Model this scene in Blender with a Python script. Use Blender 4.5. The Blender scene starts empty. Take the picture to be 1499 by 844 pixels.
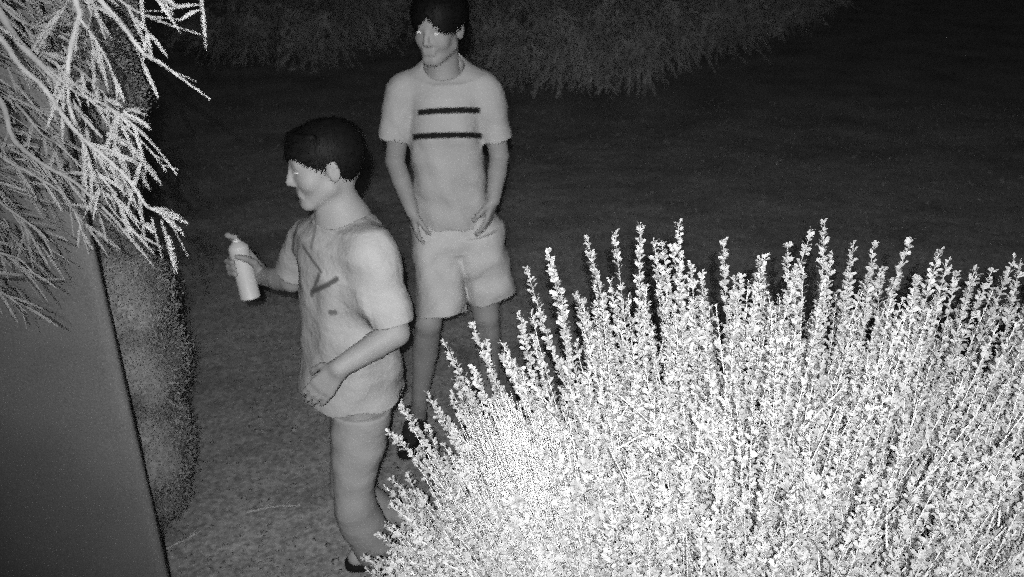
import bpy, math, random
import numpy as np
from mathutils import Vector, Matrix

random.seed(7)
rng = np.random.default_rng(11)
SC = bpy.context.scene
COL = SC.collection
R = math.radians

# ------------------------------------------------------------------ camera
CAM_H, PITCH, FPX = 2.04, R(25.0), 1250.0       # metres, down, focal length in photo pixels (1499 wide)
cam_d = bpy.data.cameras.new('security_camera')
cam = bpy.data.objects.new('security_camera', cam_d)
COL.objects.link(cam)
cam.location = (0, 0, CAM_H)
cam.rotation_euler = (math.pi / 2 - PITCH, 0, 0)
cam_d.sensor_width = 36
cam_d.lens = 36 * FPX / 1499
cam_d.clip_start = 0.05
cam_d.clip_end = 400
cam_d.dof.use_dof = True
cam_d.dof.focus_distance = 1.85
cam_d.dof.aperture_fstop = 3.2
SC.camera = cam

# ------------------------------------------------------------------ night sky, faint moon, infrared lamp of the camera
world = bpy.data.worlds.new('World')
SC.world = world
world.use_nodes = True
wt = world.node_tree
wt.nodes.clear()
sky = wt.nodes.new('ShaderNodeTexSky')
sky.sky_type = 'NISHITA'
sky.sun_disc = False
sky.sun_elevation = R(35)
sky.sun_rotation = R(140)
bw = wt.nodes.new('ShaderNodeRGBToBW')          # a monochrome infrared picture
bg = wt.nodes.new('ShaderNodeBackground')
wo = wt.nodes.new('ShaderNodeOutputWorld')
bg.inputs['Strength'].default_value = 0.0050
wt.links.new(sky.outputs[0], bw.inputs[0])
wt.links.new(bw.outputs[0], bg.inputs['Color'])
wt.links.new(bg.outputs[0], wo.inputs['Surface'])

moon_d = bpy.data.lights.new('moon', 'SUN')
moon_d.energy = 0.004
moon_d.angle = R(0.5)
moon = bpy.data.objects.new('moon', moon_d)
COL.objects.link(moon)
moon.rotation_euler = (R(55), 0, R(40))

# ring of infrared diodes round the lens
LED_W = 70.0
for k in range(6):
    a = k * math.pi / 3 + 0.3
    ld = bpy.data.lights.new('infrared_diode', 'SPOT')
    ld.energy = LED_W * (0.05, 4.2, 0.1, 1.2, 0.1, 0.35)[k]
    ld.spot_size = R(98)
    ld.spot_blend = 1.0
    ld.shadow_soft_size = 0.006
    lo = bpy.data.objects.new('infrared_diode', ld)
    COL.objects.link(lo)
    lo.location = (0.035 * math.cos(a) - 0.01, -0.13, CAM_H + 0.075 + 0.035 * math.sin(a))
    lo.rotation_euler = (math.pi / 2 - PITCH + R(8), 0, R(-8))

SC.view_settings.view_transform = 'Standard'
SC.view_settings.look = 'None'
SC.view_settings.exposure = 0.0
SC.view_settings.gamma = 1.0
SC.view_settings.use_curve_mapping = False
SC.render.engine = 'CYCLES'
SC.cycles.use_denoising = False
SC.cycles.use_light_tree = False
SC.cycles.max_bounces = 10
SC.cycles.diffuse_bounces = 8
SC.cycles.transmission_bounces = 8
SC.cycles.sample_clamp_indirect = 0.5
SC.cycles.use_adaptive_sampling = True
SC.cycles.adaptive_threshold = 0.6
SC.cycles.adaptive_min_samples = 4
SC.render.dither_intensity = 2.0

# ------------------------------------------------------------------ helpers
CO, SI = math.cos(PITCH), math.sin(PITCH)


def pt(px, py, Y):
    """world point seen at photo pixel (px, py) at world distance Y."""
    a = (px - 749.5) / FPX
    b = -(py - 422.0) / FPX
    d = np.array([a, CO + b * SI, -SI + b * CO])
    return np.array([0, 0, CAM_H]) + d * (Y / d[1])


def ppm(p):
    """photo pixels per metre at a world point."""
    return FPX / (p[1] * CO + (CAM_H - p[2]) * SI)


def gpt(px, py):
    """ground point seen at a pixel."""
    a = (px - 749.5) / FPX
    b = -(py - 422.0) / FPX
    d = np.array([a, CO + b * SI, -SI + b * CO])
    return np.array([0, 0, CAM_H]) + d * (-CAM_H / d[2])


def tag(o, label=None, cat=None, group=None, kind=None):
    if label: o['label'] = label
    if cat: o['category'] = cat
    if group: o['group'] = group
    if kind: o['kind'] = kind
    return o


def empty(name, loc=(0, 0, 0)):
    o = bpy.data.objects.new(name, None)
    COL.objects.link(o)
    o.location = loc
    o.empty_display_size = 0.1
    return o


def mesh(name, V, F, mat, parent=None, smooth=False, attr=None, attr_name='print'):
    """F: (n,k) array of equal-size faces, or a list of such arrays."""
    if not isinstance(F, list): F = [F]
    F = [np.asarray(f, dtype=np.int32) for f in F if len(f)]
    me = bpy.data.meshes.new(name)
    V = np.asarray(V, dtype=np.float32)
    off = np.zeros(3, dtype=np.float32)
    if parent is not None:
        off = np.array(parent_origin(parent), dtype=np.float32)
    me.vertices.add(len(V))
    me.vertices.foreach_set('co', (V - off).ravel())
    loops = np.concatenate([f.ravel() for f in F])
    me.loops.add(len(loops))
    me.loops.foreach_set('vertex_index', loops)
    sizes = np.concatenate([np.full(len(f), f.shape[1], dtype=np.int32) for f in F])
    starts = np.concatenate([[0], np.cumsum(sizes)[:-1]]).astype(np.int32)
    me.polygons.add(len(sizes))
    me.polygons.foreach_set('loop_start', starts)
    me.polygons.foreach_set('loop_total', sizes)
    if smooth:
        me.polygons.foreach_set('use_smooth', np.ones(len(sizes), dtype=bool))
    me.update(calc_edges=True)
    if attr is not None:
        a = me.attributes.new(attr_name, 'FLOAT', 'POINT')
        a.data.foreach_set('value', np.asarray(attr, dtype=np.float32))
    me.materials.append(mat)
    o = bpy.data.objects.new(name, me)
    COL.objects.link(o)
    if parent is not None:
        o.parent = parent
    return o


def parent_origin(p):
    o = Vector(p.location)
    q = p.parent
    while q is not None:
        o = o + q.location
        q = q.parent
    return o


def material(name, base, rough=0.85, var=0.12, scale=30.0, bump=0.0, bscale=200.0, spec=0.25, dark=None, detail=4.0,
             trans=0.0, fine=0.0, fscale=900.0, bdist=0.004):
    """neutral grey procedural material: base tone, noise variation, optional printed attribute, bump."""
    m = bpy.data.materials.new(name)
    m.use_nodes = True
    nt = m.node_tree
    N, L = nt.nodes, nt.links
    b = N['Principled BSDF']
    b.inputs['Roughness'].default_value = rough
    b.inputs['Specular IOR Level'].default_value = spec
    tc = N.new('ShaderNodeTexCoord')
    nz = N.new('ShaderNodeTexNoise')
    nz.inputs['Scale'].default_value = scale
    nz.inputs['Detail'].default_value = detail
    L.new(tc.outputs['Object'], nz.inputs['Vector'])
    mr = N.new('ShaderNodeMapRange')
    mr.inputs['From Min'].default_value = 0.3
    mr.inputs['From Max'].default_value = 0.7
    mr.inputs['To Min'].default_value = base * (1 - var)
    mr.inputs['To Max'].default_value = base * (1 + var)
    L.new(nz.outputs['Fac'], mr.inputs['Value'])
    out = mr.outputs[0]
    if fine:
        n3 = N.new('ShaderNodeTexNoise')
        n3.inputs['Scale'].default_value = fscale
        n3.inputs['Detail'].default_value = 2.0
        L.new(tc.outputs['Object'], n3.inputs['Vector'])
        m3 = N.new('ShaderNodeMapRange')
        m3.inputs['From Min'].default_value = 0.3
        m3.inputs['From Max'].default_value = 0.7
        m3.inputs['To Min'].default_value = 1 - fine
        m3.inputs['To Max'].default_value = 1 + fine
        L.new(n3.outputs['Fac'], m3.inputs['Value'])
        mu = N.new('ShaderNodeMath'); mu.operation = 'MULTIPLY'
        L.new(out, mu.inputs[0]); L.new(m3.outputs[0], mu.inputs[1])
        out = mu.outputs[0]
    if dark is not None:
        at = N.new('ShaderNodeAttribute')
        at.attribute_name = 'print'
        mx = N.new('ShaderNodeMix')
        mx.data_type = 'FLOAT'
        L.new(at.outputs['Fac'], mx.inputs[0])
        L.new(out, mx.inputs[2])
        mx.inputs[3].default_value = dark
        out = mx.outputs[0]
    L.new(out, b.inputs['Base Color'])
    if bump:
        n2 = N.new('ShaderNodeTexNoise')
        n2.inputs['Scale'].default_value = bscale
        n2.inputs['Detail'].default_value = 5.0
        L.new(tc.outputs['Object'], n2.inputs['Vector'])
        bp = N.new('ShaderNodeBump')
        bp.inputs['Strength'].default_value = bump
        bp.inputs['Distance'].default_value = bdist
        L.new(n2.outputs['Fac'], bp.inputs['Height'])
        L.new(bp.outputs[0], b.inputs['Normal'])
    if trans:
        tr = N.new('ShaderNodeBsdfTranslucent')
        L.new(out, tr.inputs['Color'])
        ms = N.new('ShaderNodeMixShader')
        ms.inputs[0].default_value = trans
        L.new(b.outputs[0], ms.inputs[1]); L.new(tr.outputs[0], ms.inputs[2])
        L.new(ms.outputs[0], N['Material Output'].inputs['Surface'])
    return m


M = dict(
    skin=material('skin', 0.205, rough=0.6, var=0.06, scale=14, bump=0.15, bscale=300, fine=0.10),
    skin_b=material('tanned_skin', 0.225, rough=0.6, var=0.08, scale=14, bump=0.15, bscale=300, fine=0.10),
    tee=material('light_cotton', 0.275, var=0.08, scale=9, bump=0.55, bscale=16, bdist=0.02, dark=0.07, fine=0.10),
    tee_striped=material('striped_cotton', 0.31, var=0.08, scale=9, bump=0.4, bscale=16, bdist=0.02, dark=0.004, fine=0.10),
    shorts=material('pale_twill', 0.38, var=0.08, scale=11, bump=0.4, bscale=16, bdist=0.02, fine=0.10),
    trousers=material('pale_denim', 0.235, var=0.08, scale=11, bump=0.4, bscale=16, bdist=0.02, fine=0.10),
    hair=material('black_hair', 0.005, rough=0.6, var=0.4, scale=90, spec=0.10),
    eye=material('eye_glint', 0.62, rough=0.3, var=0.02, spec=0.5),  # whole eye painted pale to stand in for its retinal glint
    eye_b=material('eye_dim', 0.25, rough=0.3, var=0.02, spec=0.5),  # same eye in a darker tone, to subdue the painted glint
    shoe=material('shoe_upper', 0.33, var=0.1, scale=30),
    dark_shoe=material('dark_shoe', 0.03, var=0.1, scale=30),
    sole=material('dark_rubber', 0.008, var=0.1, scale=30),
    can=material('painted_can', 0.42, rough=0.45, var=0.04, scale=20, spec=0.4),
    can_top=material('can_nozzle', 0.30, rough=0.25, var=0.02, spec=0.7),
    render=material('rendered_wall', 0.19, var=0.14, scale=3, bump=0.35, bscale=160, fine=0.22, fscale=260),
    leaf=material('pale_shrub_leaf', 0.76, rough=0.9, var=0.06, scale=16, trans=0.5, spec=0.02),
    stem=material('pale_shrub_stem', 0.72, rough=0.7, var=0.15, scale=30),
    wisp=material('pale_grass_blade', 0.85, rough=0.6, var=0.15, scale=40, trans=0.1),
    frond=material('feathery_leaflet', 0.28, rough=0.6, var=0.2, scale=8, trans=0.2),
    bark=material('smooth_bark', 0.23, rough=0.8, var=0.2, scale=30, bump=0.5, bscale=90),
    hedge=material('hedge_leaf', 0.27, rough=0.7, var=0.35, scale=10, trans=0.3),
    hedge_core=material('hedge_twigs', 0.22, rough=0.9, var=0.3, scale=50, bump=1.0, bscale=120),
    far=material('far_shrub_twig', 0.46, rough=0.8, var=0.5, scale=2.5, trans=0.1),
    ground=material('dry_ground', 0.28, rough=0.95, var=0.30, scale=1.6, bump=1.0, bscale=55, detail=8, fine=0.40, fscale=55),
    pebble=material('pebbles', 0.22, rough=0.9, var=0.4, scale=8),
    twig=material('dry_twig', 0.45, rough=0.9, var=0.2, scale=20),
)


# ---- signed-distance volumes turned into one continuous skin (surface nets)
class Vol:
    def __init__(s, lo, hi, h):
        s.lo = np.array(lo, float); s.h = h
        s.n = np.ceil((np.array(hi) - s.lo) / h).astype(int) + 1
        s.ax = [s.lo[i] + h * np.arange(s.n[i]) for i in range(3)]
        s.f = np.full(s.n, 1.0, dtype=np.float32)

    def _reg(s, lo, hi):
        sl = []
        for i in range(3):
            a = int(max(0, math.floor((lo[i] - s.lo[i]) / s.h)))
            b = int(min(s.n[i], math.ceil((hi[i] - s.lo[i]) / s.h) + 1))
            sl.append(slice(a, max(a, b)))
        return tuple(sl)

    def _xyz(s, sl):
        return (s.ax[0][sl[0]][:, None, None], s.ax[1][sl[1]][None, :, None], s.ax[2][sl[2]][None, None, :])

    def put(s, fn, lo, hi, k=0.01, sub=False):
        m = k + 3 * s.h
        sl = s._reg(np.array(lo) - m, np.array(hi) + m)
        if any(q.stop <= q.start for q in sl): return
        X, Y, Z = s._xyz(sl)
        d = fn(X, Y, Z).astype(np.float32)
        a = s.f[sl]
        if sub:
            h = np.clip(0.5 - 0.5 * (a + d) / k, 0, 1)
            s.f[sl] = a * (1 - h) + (-d) * h + k * h * (1 - h)
        else:
            h = np.clip(0.5 + 0.5 * (a - d) / k, 0, 1)
            s.f[sl] = a * (1 - h) + d * h - k * h * (1 - h)

    def cap(s, a, b, ra, rb=None, k=0.01, sub=False):
        rb = ra if rb is None else rb
        a = np.array(a, float); b = np.array(b, float); ab = b - a
        L2 = max(ab @ ab, 1e-12); rm = max(ra, rb)

        def fn(X, Y, Z):
            t = np.clip(((X - a[0]) * ab[0] + (Y - a[1]) * ab[1] + (Z - a[2]) * ab[2]) / L2, 0, 1)
            return np.sqrt((X - a[0] - t * ab[0]) ** 2 + (Y - a[1] - t * ab[1]) ** 2 + (Z - a[2] - t * ab[2]) ** 2) - (ra + t * (rb - ra))
        s.put(fn, np.minimum(a, b) - rm, np.maximum(a, b) + rm, k, sub)

    def chain(s, P, Rr, k=0.012):
        for i in range(len(P) - 1):
            s.cap(P[i], P[i + 1], Rr[i], Rr[i + 1], k if i == 0 else min(k, .004))

    def ell(s, c, r, rot=None, k=0.01, sub=False):
        c = np.array(c, float); r = np.array(r, float)
        Q = np.eye(3) if rot is None else np.array(rot, float)     # columns = local axes in world
        rm = r.max()

        def fn(X, Y, Z):
            x, y, z = X - c[0], Y - c[1], Z - c[2]
            u = (x * Q[0, 0] + y * Q[1, 0] + z * Q[2, 0])
            v = (x * Q[0, 1] + y * Q[1, 1] + z * Q[2, 1])
            w = (x * Q[0, 2] + y * Q[1, 2] + z * Q[2, 2])
            k0 = np.sqrt((u / r[0]) ** 2 + (v / r[1]) ** 2 + (w / r[2]) ** 2)
            k1 = np.sqrt((u / r[0] ** 2) ** 2 + (v / r[1] ** 2) ** 2 + (w / r[2] ** 2) ** 2) + 1e-9
            return k0 * (k0 - 1) / k1
        s.put(fn, c - rm, c + rm, k, sub)

    def loft(s, C, A, B, lat=(1, 0, 0), w=None, n=2.2, k=0.01, sub=False, flat=True):
        """elliptical sections with centres C, half sizes A (along lat) and B (across), stacked along w."""
        C = np.array(C, float); A = np.array(A, float); B = np.array(B, float)
        w = np.array([0, 0, 1.0]) if w is None else np.array(w, float)
        w = w / np.linalg.norm(w)
        lat = np.array(lat, float); lat = lat - (lat @ w) * w; lat /= np.linalg.norm(lat)
        dep = np.cross(w, lat)
        S = (C - C[0]) @ w
        if S[-1] < S[0]:
            C, A, B, S = C[::-1], A[::-1], B[::-1], S[::-1]
        S0 = C[0] * 0
        S = C @ w
        R_ = max(A.max(), B.max())

        def fn(X, Y, Z):
            sv = X * w[0] + Y * w[1] + Z * w[2]
            ci = [np.interp(sv, S, C[:, i]) for i in range(3)]
            # centre line offset: keep only the part across w
            a = np.interp(sv, S, A); b = np.interp(sv, S, B)
            dx, dy, dz = X - ci[0], Y - ci[1], Z - ci[2]
            u = dx * lat[0] + dy * lat[1] + dz * lat[2]
            v = dx * dep[0] + dy * dep[1] + dz * dep[2]
            q = ((np.abs(u) / a) ** n + (np.abs(v) / b) ** n) ** (1 / n)
            d = (q - 1) * np.minimum(a, b)
            return np.maximum(d, np.maximum(S[0] - sv, sv - S[-1]))
        lo = C.min(0) - R_; hi = C.max(0) + R_
        s.put(fn, lo, hi, k, sub)

    def folds(s, amp, waves, region=None):
        """cloth folds: waves = list of (kx,ky,kz,phase) in rad/m, creased by a power."""
        X, Y, Z = s._xyz((slice(None),) * 3)
        acc = 0
        for kx, ky, kz, ph in waves:
            wob = 0.6 * np.sin(9 * Z + 13 * X + ph * 3) + 0.5 * np.sin(17 * Y - 11 * Z + ph)
            acc = acc + np.sin(kx * X + ky * Y + kz * Z + ph + wob)
        acc = acc / len(waves)
        acc = np.sign(acc) * np.abs(acc) ** 0.75
        m = np.abs(s.f) < 0.05
        if region is not None:
            wgt = region(X, Y, Z)
            acc = acc * wgt
        s.f = np.where(m, s.f + amp * acc, s.f).astype(np.float32)

    def net(s):
        f = s.f
        sg = f < 0
        nx, ny, nz = s.n
        c = [sg[i:nx - 1 + i, j:ny - 1 + j, k:nz - 1 + k] for i in (0, 1) for j in (0, 1) for k in (0, 1)]
        cnt = sum(x.astype(np.int8) for x in c)
        act = (cnt > 0) & (cnt < 8)
        idx = np.argwhere(act)
        vid = np.full(act.shape, -1, dtype=np.int32)
        vid[act] = np.arange(len(idx))
        acc = np.zeros((len(idx), 3)); num = np.zeros(len(idx))
        cor = [(i, j, k) for i in (0, 1) for j in (0, 1) for k in (0, 1)]
        vals = {q: f[idx[:, 0] + q[0], idx[:, 1] + q[1], idx[:, 2] + q[2]] for q in cor}
        for q in cor:
            for d in range(3):
                if q[d] == 0:
                    r = list(q); r[d] = 1; r = tuple(r)
                    a, b = vals[q], vals[r]
                    m = (a < 0) != (b < 0)
                    t = np.where(m, a / np.where(m, a - b, 1), 0)
                    p = np.tile(np.array(q, float), (len(idx), 1)); p[:, d] = t
                    acc[m] += p[m]; num[m] += 1
        V = s.lo + s.h * (idx + acc / num[:, None])
        Fs = []
        for d in range(3):
            e = [1, 2] if d == 0 else ([2, 0] if d == 1 else [0, 1])
            a = [slice(None)] * 3; b = [slice(None)] * 3
            a[d] = slice(0, -1); b[d] = slice(1, None)
            A_, B_ = sg[tuple(a)], sg[tuple(b)]
            ch = np.argwhere(A_ != B_)
            ok = (ch[:, e[0]] > 0) & (ch[:, e[1]] > 0) & (ch[:, e[0]] < s.n[e[0]] - 1) & (ch[:, e[1]] < s.n[e[1]] - 1)
            ch = ch[ok]
            ins = A_[ch[:, 0], ch[:, 1], ch[:, 2]]
            q = []
            for (o1, o2) in ((0, 0), (-1, 0), (-1, -1), (0, -1)):
                w = ch.copy(); w[:, e[0]] += o1; w[:, e[1]] += o2
                q.append(vid[w[:, 0], w[:, 1], w[:, 2]])
            q = np.stack(q, 1)
            q[~ins] = q[~ins][:, ::-1]
            Fs.append(q)
        return V, np.concatenate(Fs)


def relax(V, F, it=2, lam=0.5):
    """light smoothing of the net."""
    E = np.concatenate([F[:, [0, 1]], F[:, [1, 2]], F[:, [2, 3]], F[:, [3, 0]]])
    for _ in range(it):
        A = np.zeros_like(V); c = np.zeros(len(V))
        np.add.at(A, E[:, 0], V[E[:, 1]]); np.add.at(c, E[:, 0], 1)
        np.add.at(A, E[:, 1], V[E[:, 0]]); np.add.at(c, E[:, 1], 1)
        V = V * (1 - lam) + lam * A / np.maximum(c, 1)[:, None]
    return V


def skin_obj(name, vol, mat, parent, smooth_it=1, printfn=None):
    V, F = vol.net()
    if smooth_it: V = relax(V, F, smooth_it)
    attr = printfn(V) if printfn else None
    return mesh(name, V, F, mat, parent, True, attr)


def rotm(yaw, pitch=0.0, roll=0.0):
    """columns: right, forward, up; yaw 0 looks along -Y (at the camera), positive turns towards -X."""
    f = np.array([-math.sin(yaw) * math.cos(pitch), -math.cos(yaw) * math.cos(pitch), math.sin(pitch)])
    up = np.array([0, 0, 1.0])
    r = np.cross(f, up); r /= np.linalg.norm(r)
    u = np.cross(r, f)
    c, s_ = math.cos(roll), math.sin(roll)
    r2 = r * c + u * s_; u2 = -r * s_ + u * c
    return np.stack([r2, f, u2], 1)


# ------------------------------------------------------------------ people
def head(vol, c, Q, s=1.0):
    c = np.array(c)
    T = lambda x, y, z: c + Q @ (np.array([x, y, z]) * s)
    E = lambda x, y, z, a, b, d, k=0.012, sub=False: vol.ell(T(x, y, z), np.array([a, b, d]) * s, Q, k, sub)
    E(0, -.016, .034, .072, .092, .078)
    E(0, .028, -.012, .060, .062, .080, .02)
    E(0, -.05, -.01, .055, .05, .055, .02)
    vol.cap(T(-.046, .004, -.050), T(-.018, .060, -.084), .022 * s, .020 * s, .02)
    vol.cap(T(.046, .004, -.050), T(.018, .060, -.084), .022 * s, .020 * s, .02)
    vol.cap(T(-.010, .071, -.088), T(.010, .071, -.088), .017 * s, .017 * s, .015)
    vol.cap(T(-.030, .071, .031), T(.030, .071, .031), .012 * s, .012 * s, .02)     # brow
    E(-.036, .055, -.022, .022, .020, .022, .022); E(.036, .055, -.022, .022, .020, .022, .022)
    E(-.031, .100, .010, .016, .012, .009, .010, True); E(.031, .100, .010, .016, .012, .009, .010, True)
    vol.cap(T(0, .086, .018), T(0, .102, -.020), .008 * s, .010 * s, .008)
    vol.cap(T(-.010, .092, -.025), T(.010, .092, -.025), .008 * s, .008 * s, .006)
    vol.cap(T(-.019, .083, -.048), T(.019, .083, -.048), .0065 * s, .0065 * s, .006)
    vol.cap(T(-.016, .083, -.060), T(.016, .083, -.060), .0075 * s, .0075 * s, .006)
    vol.cap(T(-.022, .094, -.054), T(.022, .094, -.054), .003 * s, .003 * s, .004, True)
    for sx in (-1, 1):
        Q2 = Q @ np.array([[math.cos(.35 * sx), -math.sin(.35 * sx), 0], [math.sin(.35 * sx), math.cos(.35 * sx), 0], [0, 0, 1]])
        vol.ell(T(.077 * sx, -.008, .000), np.array([.009, .019, .032]) * s, Q2, .006)
        vol.ell(T(.088 * sx, -.004, .004), np.array([.006, .010, .018]) * s, Q2, .004, True)
    return T


def eyes(T, s, parent, m='eye'):
    for sx in (-1, 1):
        v = Vol(T(.031 * sx, .080, .011) - .02, T(.031 * sx, .080, .011) + .02, .0022)
        v.ell(T(.031 * sx, .0800, .0105), np.array([.0105, .0115, .0050]) * s, None, .002)
        skin_obj('eye', v, M[m], parent, 1)


def hair(T, Q, s, parent, fringe, seed=0, apex=False):
    """cap of hair with a ragged fringe; fringe: list of (x0,y0,z0,x1,y1,z1,r) locks in head units."""
    c = T(0, 0, 0)
    v = Vol(c - .17 * s, c + .17 * s, .0032)
    E = lambda x, y, z, a, b, d, k=0.012, sub=False: v.ell(T(x, y, z), np.array([a, b, d]) * s, Q, k, sub)
    E(0, -.020, .046, .083, .103, .082)
    E(0, -.050, .012, .072, .056, .072, .02)
    # clear the face and the ears
    E(0, .090, -.045, .078, .072, .088, .008, True)
    E(.085, .035, -.045, .05, .06, .055, .01, True); E(-.085, .035, -.045, .05, .06, .055, .01, True)
    E(.092, -.012, -.012, .025, .028, .036, .006, True); E(-.092, -.012, -.012, .025, .028, .036, .006, True)
    E(0, -.02, -.125, .12, .13, .062, .012, True)
    if apex: E(-.004, .100, .050, .040, .055, .052, .01, True)
    for (x0, y0, z0, x1, y1, z1, r) in fringe:
        v.cap(T(x0, y0, z0), T(x1, y1, z1), r * s, r * .55 * s, .008)
    rr = random.Random(seed)
    V, F = v.net()
    V = relax(V, F, 1)
    # strands combed from the crown
    r = np.random.default_rng(seed)
    loc = (V - T(0, 0, 0)) @ Q / s
    crown = np.array([.01, -.045, .12])
    ok = np.where((loc[:, 2] > -.06))[0]
    Vs, Fs, n0 = [V], [], len(V)
    pick = r.choice(ok, 9000)
    P = loc[pick]
    fl = P - crown
    c0 = np.array([0, -.02, .035])
    nn = unit((P - c0) / np.array([.083, .103, .082]) ** 2)
    fl = fl - (fl * nn).sum(1)[:, None] * nn
    fl = unit(unit(fl) + r.normal(0, .22, fl.shape) + np.array([.15, 0, -.15]))
    L = r.uniform(.012, .034, len(P))[:, None] * np.where((P[:, 1] > .03) & (P[:, 2] < .085), .38, 1)[:, None]
    sd = unit(np.cross(fl, nn)) * r.uniform(.0003, .0007, len(P))[:, None]
    a = P - nn * .001; b_ = P + fl * L * .5 + nn * r.uniform(.0015, .006, len(P))[:, None]
    c_ = P + fl * L - nn * (L ** 2 * 3.5)
    Z = np.stack([a - sd, a + sd, b_ + sd, b_ - sd, c_], 1).reshape(-1, 3)
    W = T(0, 0, 0) + (Z * s) @ Q.T
    ii = np.arange(len(P))[:, None] * 5 + n0
    mesh('hair', np.concatenate([V, W]), [F, ii + np.array([0, 1, 2, 3]), ii + np.array([3, 2, 4])], M['hair'], parent, True)


def hand(vol, wrist, d, nrm, thumb, curl=0.35, s=1.0, spread=0.12):
    """palm and five fingers; d: pointing direction, nrm: out of the palm, thumb: side of the thumb."""
    d = np.array(d, float); d /= np.linalg.norm(d)
    nrm = np.array(nrm, float); nrm -= (nrm @ d) * d; nrm /= np.linalg.norm(nrm)
    t = np.cross(nrm, d); t *= np.sign(t @ np.array(thumb, float)) or 1
    w = np.array(wrist, float)
    L = [.066, .074, .069, .054]
    for i in range(4):
        off = (1.5 - i) * .0185 * s
        k0 = w + t * off * .55 + d * .012 * s
        kn = w + t * off + d * (.082 - abs(i - 1.2) * .004) * s
        vol.cap(k0, kn, .0125 * s, .0100 * s, .012)
        ang = 0.25 * curl
        q = kn; r = .0090 * s
        dirn = d + t * spread * (1.5 - i) * .5
        for j, fr in enumerate((.45, .31, .24)):
            ang += curl * (.9 if j == 0 else 1.1)
            dd = dirn * math.cos(ang) + nrm * math.sin(ang)
            dd /= np.linalg.norm(dd)
            q2 = q + dd * L[i] * fr * s
            vol.cap(q, q2, r, r * .9, .004)
            q, r = q2, r * .9
    b0 = w + t * .018 * s + d * .018 * s + nrm * .006
    b1 = b0 + (t * .65 + d * .7 + nrm * .35) * .034 * s
    b2 = b1 + (t * .30 + d * .95 + nrm * .45) * .028 * s
    b3 = b2 + (t * .02 + d * .95 + nrm * .55) * .022 * s
    vol.chain([b0, b1, b2, b3], [.0135 * s, .0105 * s, .0095 * s, .008 * s], .008)


def shoe(parent, heel, dirn, s=1.0, upper='shoe'):
    heel = np.array(heel, float); d = np.array(dirn, float); d /= np.linalg.norm(d)
    up = np.array([0, 0, 1.0]); r = np.cross(d, up)
    T = lambda x, y, z: heel + (r * x + d * y + up * z) * s
    lo, hi = heel - .34, heel + .34
    hi = heel + np.array([.34, .34, .16])
    lo = heel - np.array([.34, .34, .03])
    v = Vol(lo, hi, .0045)
    v.cap(T(0, .03, .052), T(0, .10, .048), .036 * s, .036 * s, .02)
    v.cap(T(0, .10, .048), T(.004, .205, .036), .038 * s, .031 * s, .02)
    v.cap(T(0, .035, .060), T(0, .045, .095), .036 * s, .038 * s, .02)
    v.ell(T(0, .035, .112), (.030 * s, .034 * s, .02 * s), None, .006, True)
    v.put(lambda X, Y, Z: Z - (heel[2] + .022 * s) + 0 * X + 0 * Y, lo, heel + np.array([.34, .34, .03]), .003, True)
    u = skin_obj('shoe', v, M[upper], parent, 1)
    w = Vol(lo, heel + np.array([.34, .34, .06]), .0045)
    w.cap(T(0, .028, .02), T(0, .10, .02), .038 * s, .034 * s, .01)
    w.cap(T(0, .10, .02), T(.004, .21, .02), .036 * s, .037 * s, .01)
    w.put(lambda X, Y, Z: (heel[2] + .001) - Z + 0 * X + 0 * Y, lo, heel + np.array([.34, .34, .001]), .003)  # keep
    f = w.f
    Z = w.ax[2][None, None, :]
    w.f = np.maximum(f, np.maximum(Z - (heel[2] + .027 * s), (heel[2] + .002) - Z)).astype(np.float32)
    # undo the slab added above outside the sole outline
    xs = w.ax[0][:, None, None]; ys = w.ax[1][None, :, None]
    a1 = (xs - heel[0]) * d[0] + (ys - heel[1]) * d[1]
    a2 = (xs - heel[0]) * r[0] + (ys - heel[1]) * r[1]
    t = np.clip(a1 / s, .028, .21)
    out = np.sqrt((a1 - t * s) ** 2 + a2 ** 2) - (.037 * s)
    w.f = np.maximum(out + 0 * Z, np.maximum(Z - (heel[2] + .027 * s), (heel[2] + .002) - Z)).astype(np.float32)
    skin_obj('sole', w, M['sole'], u, 0)


def rows(data, Y, side_ratio=None):
    """data: (py, xl, xr, Y or None) -> centres and half widths."""
    C, A = [], []
    for q in data:
        yy = q[3] if len(q) > 3 else Y
        p = pt((q[1] + q[2]) / 2, q[0], yy)
        C.append(p); A.append((q[2] - q[1]) / 2 / ppm(p))
    return np.array(C), np.array(A)


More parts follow.
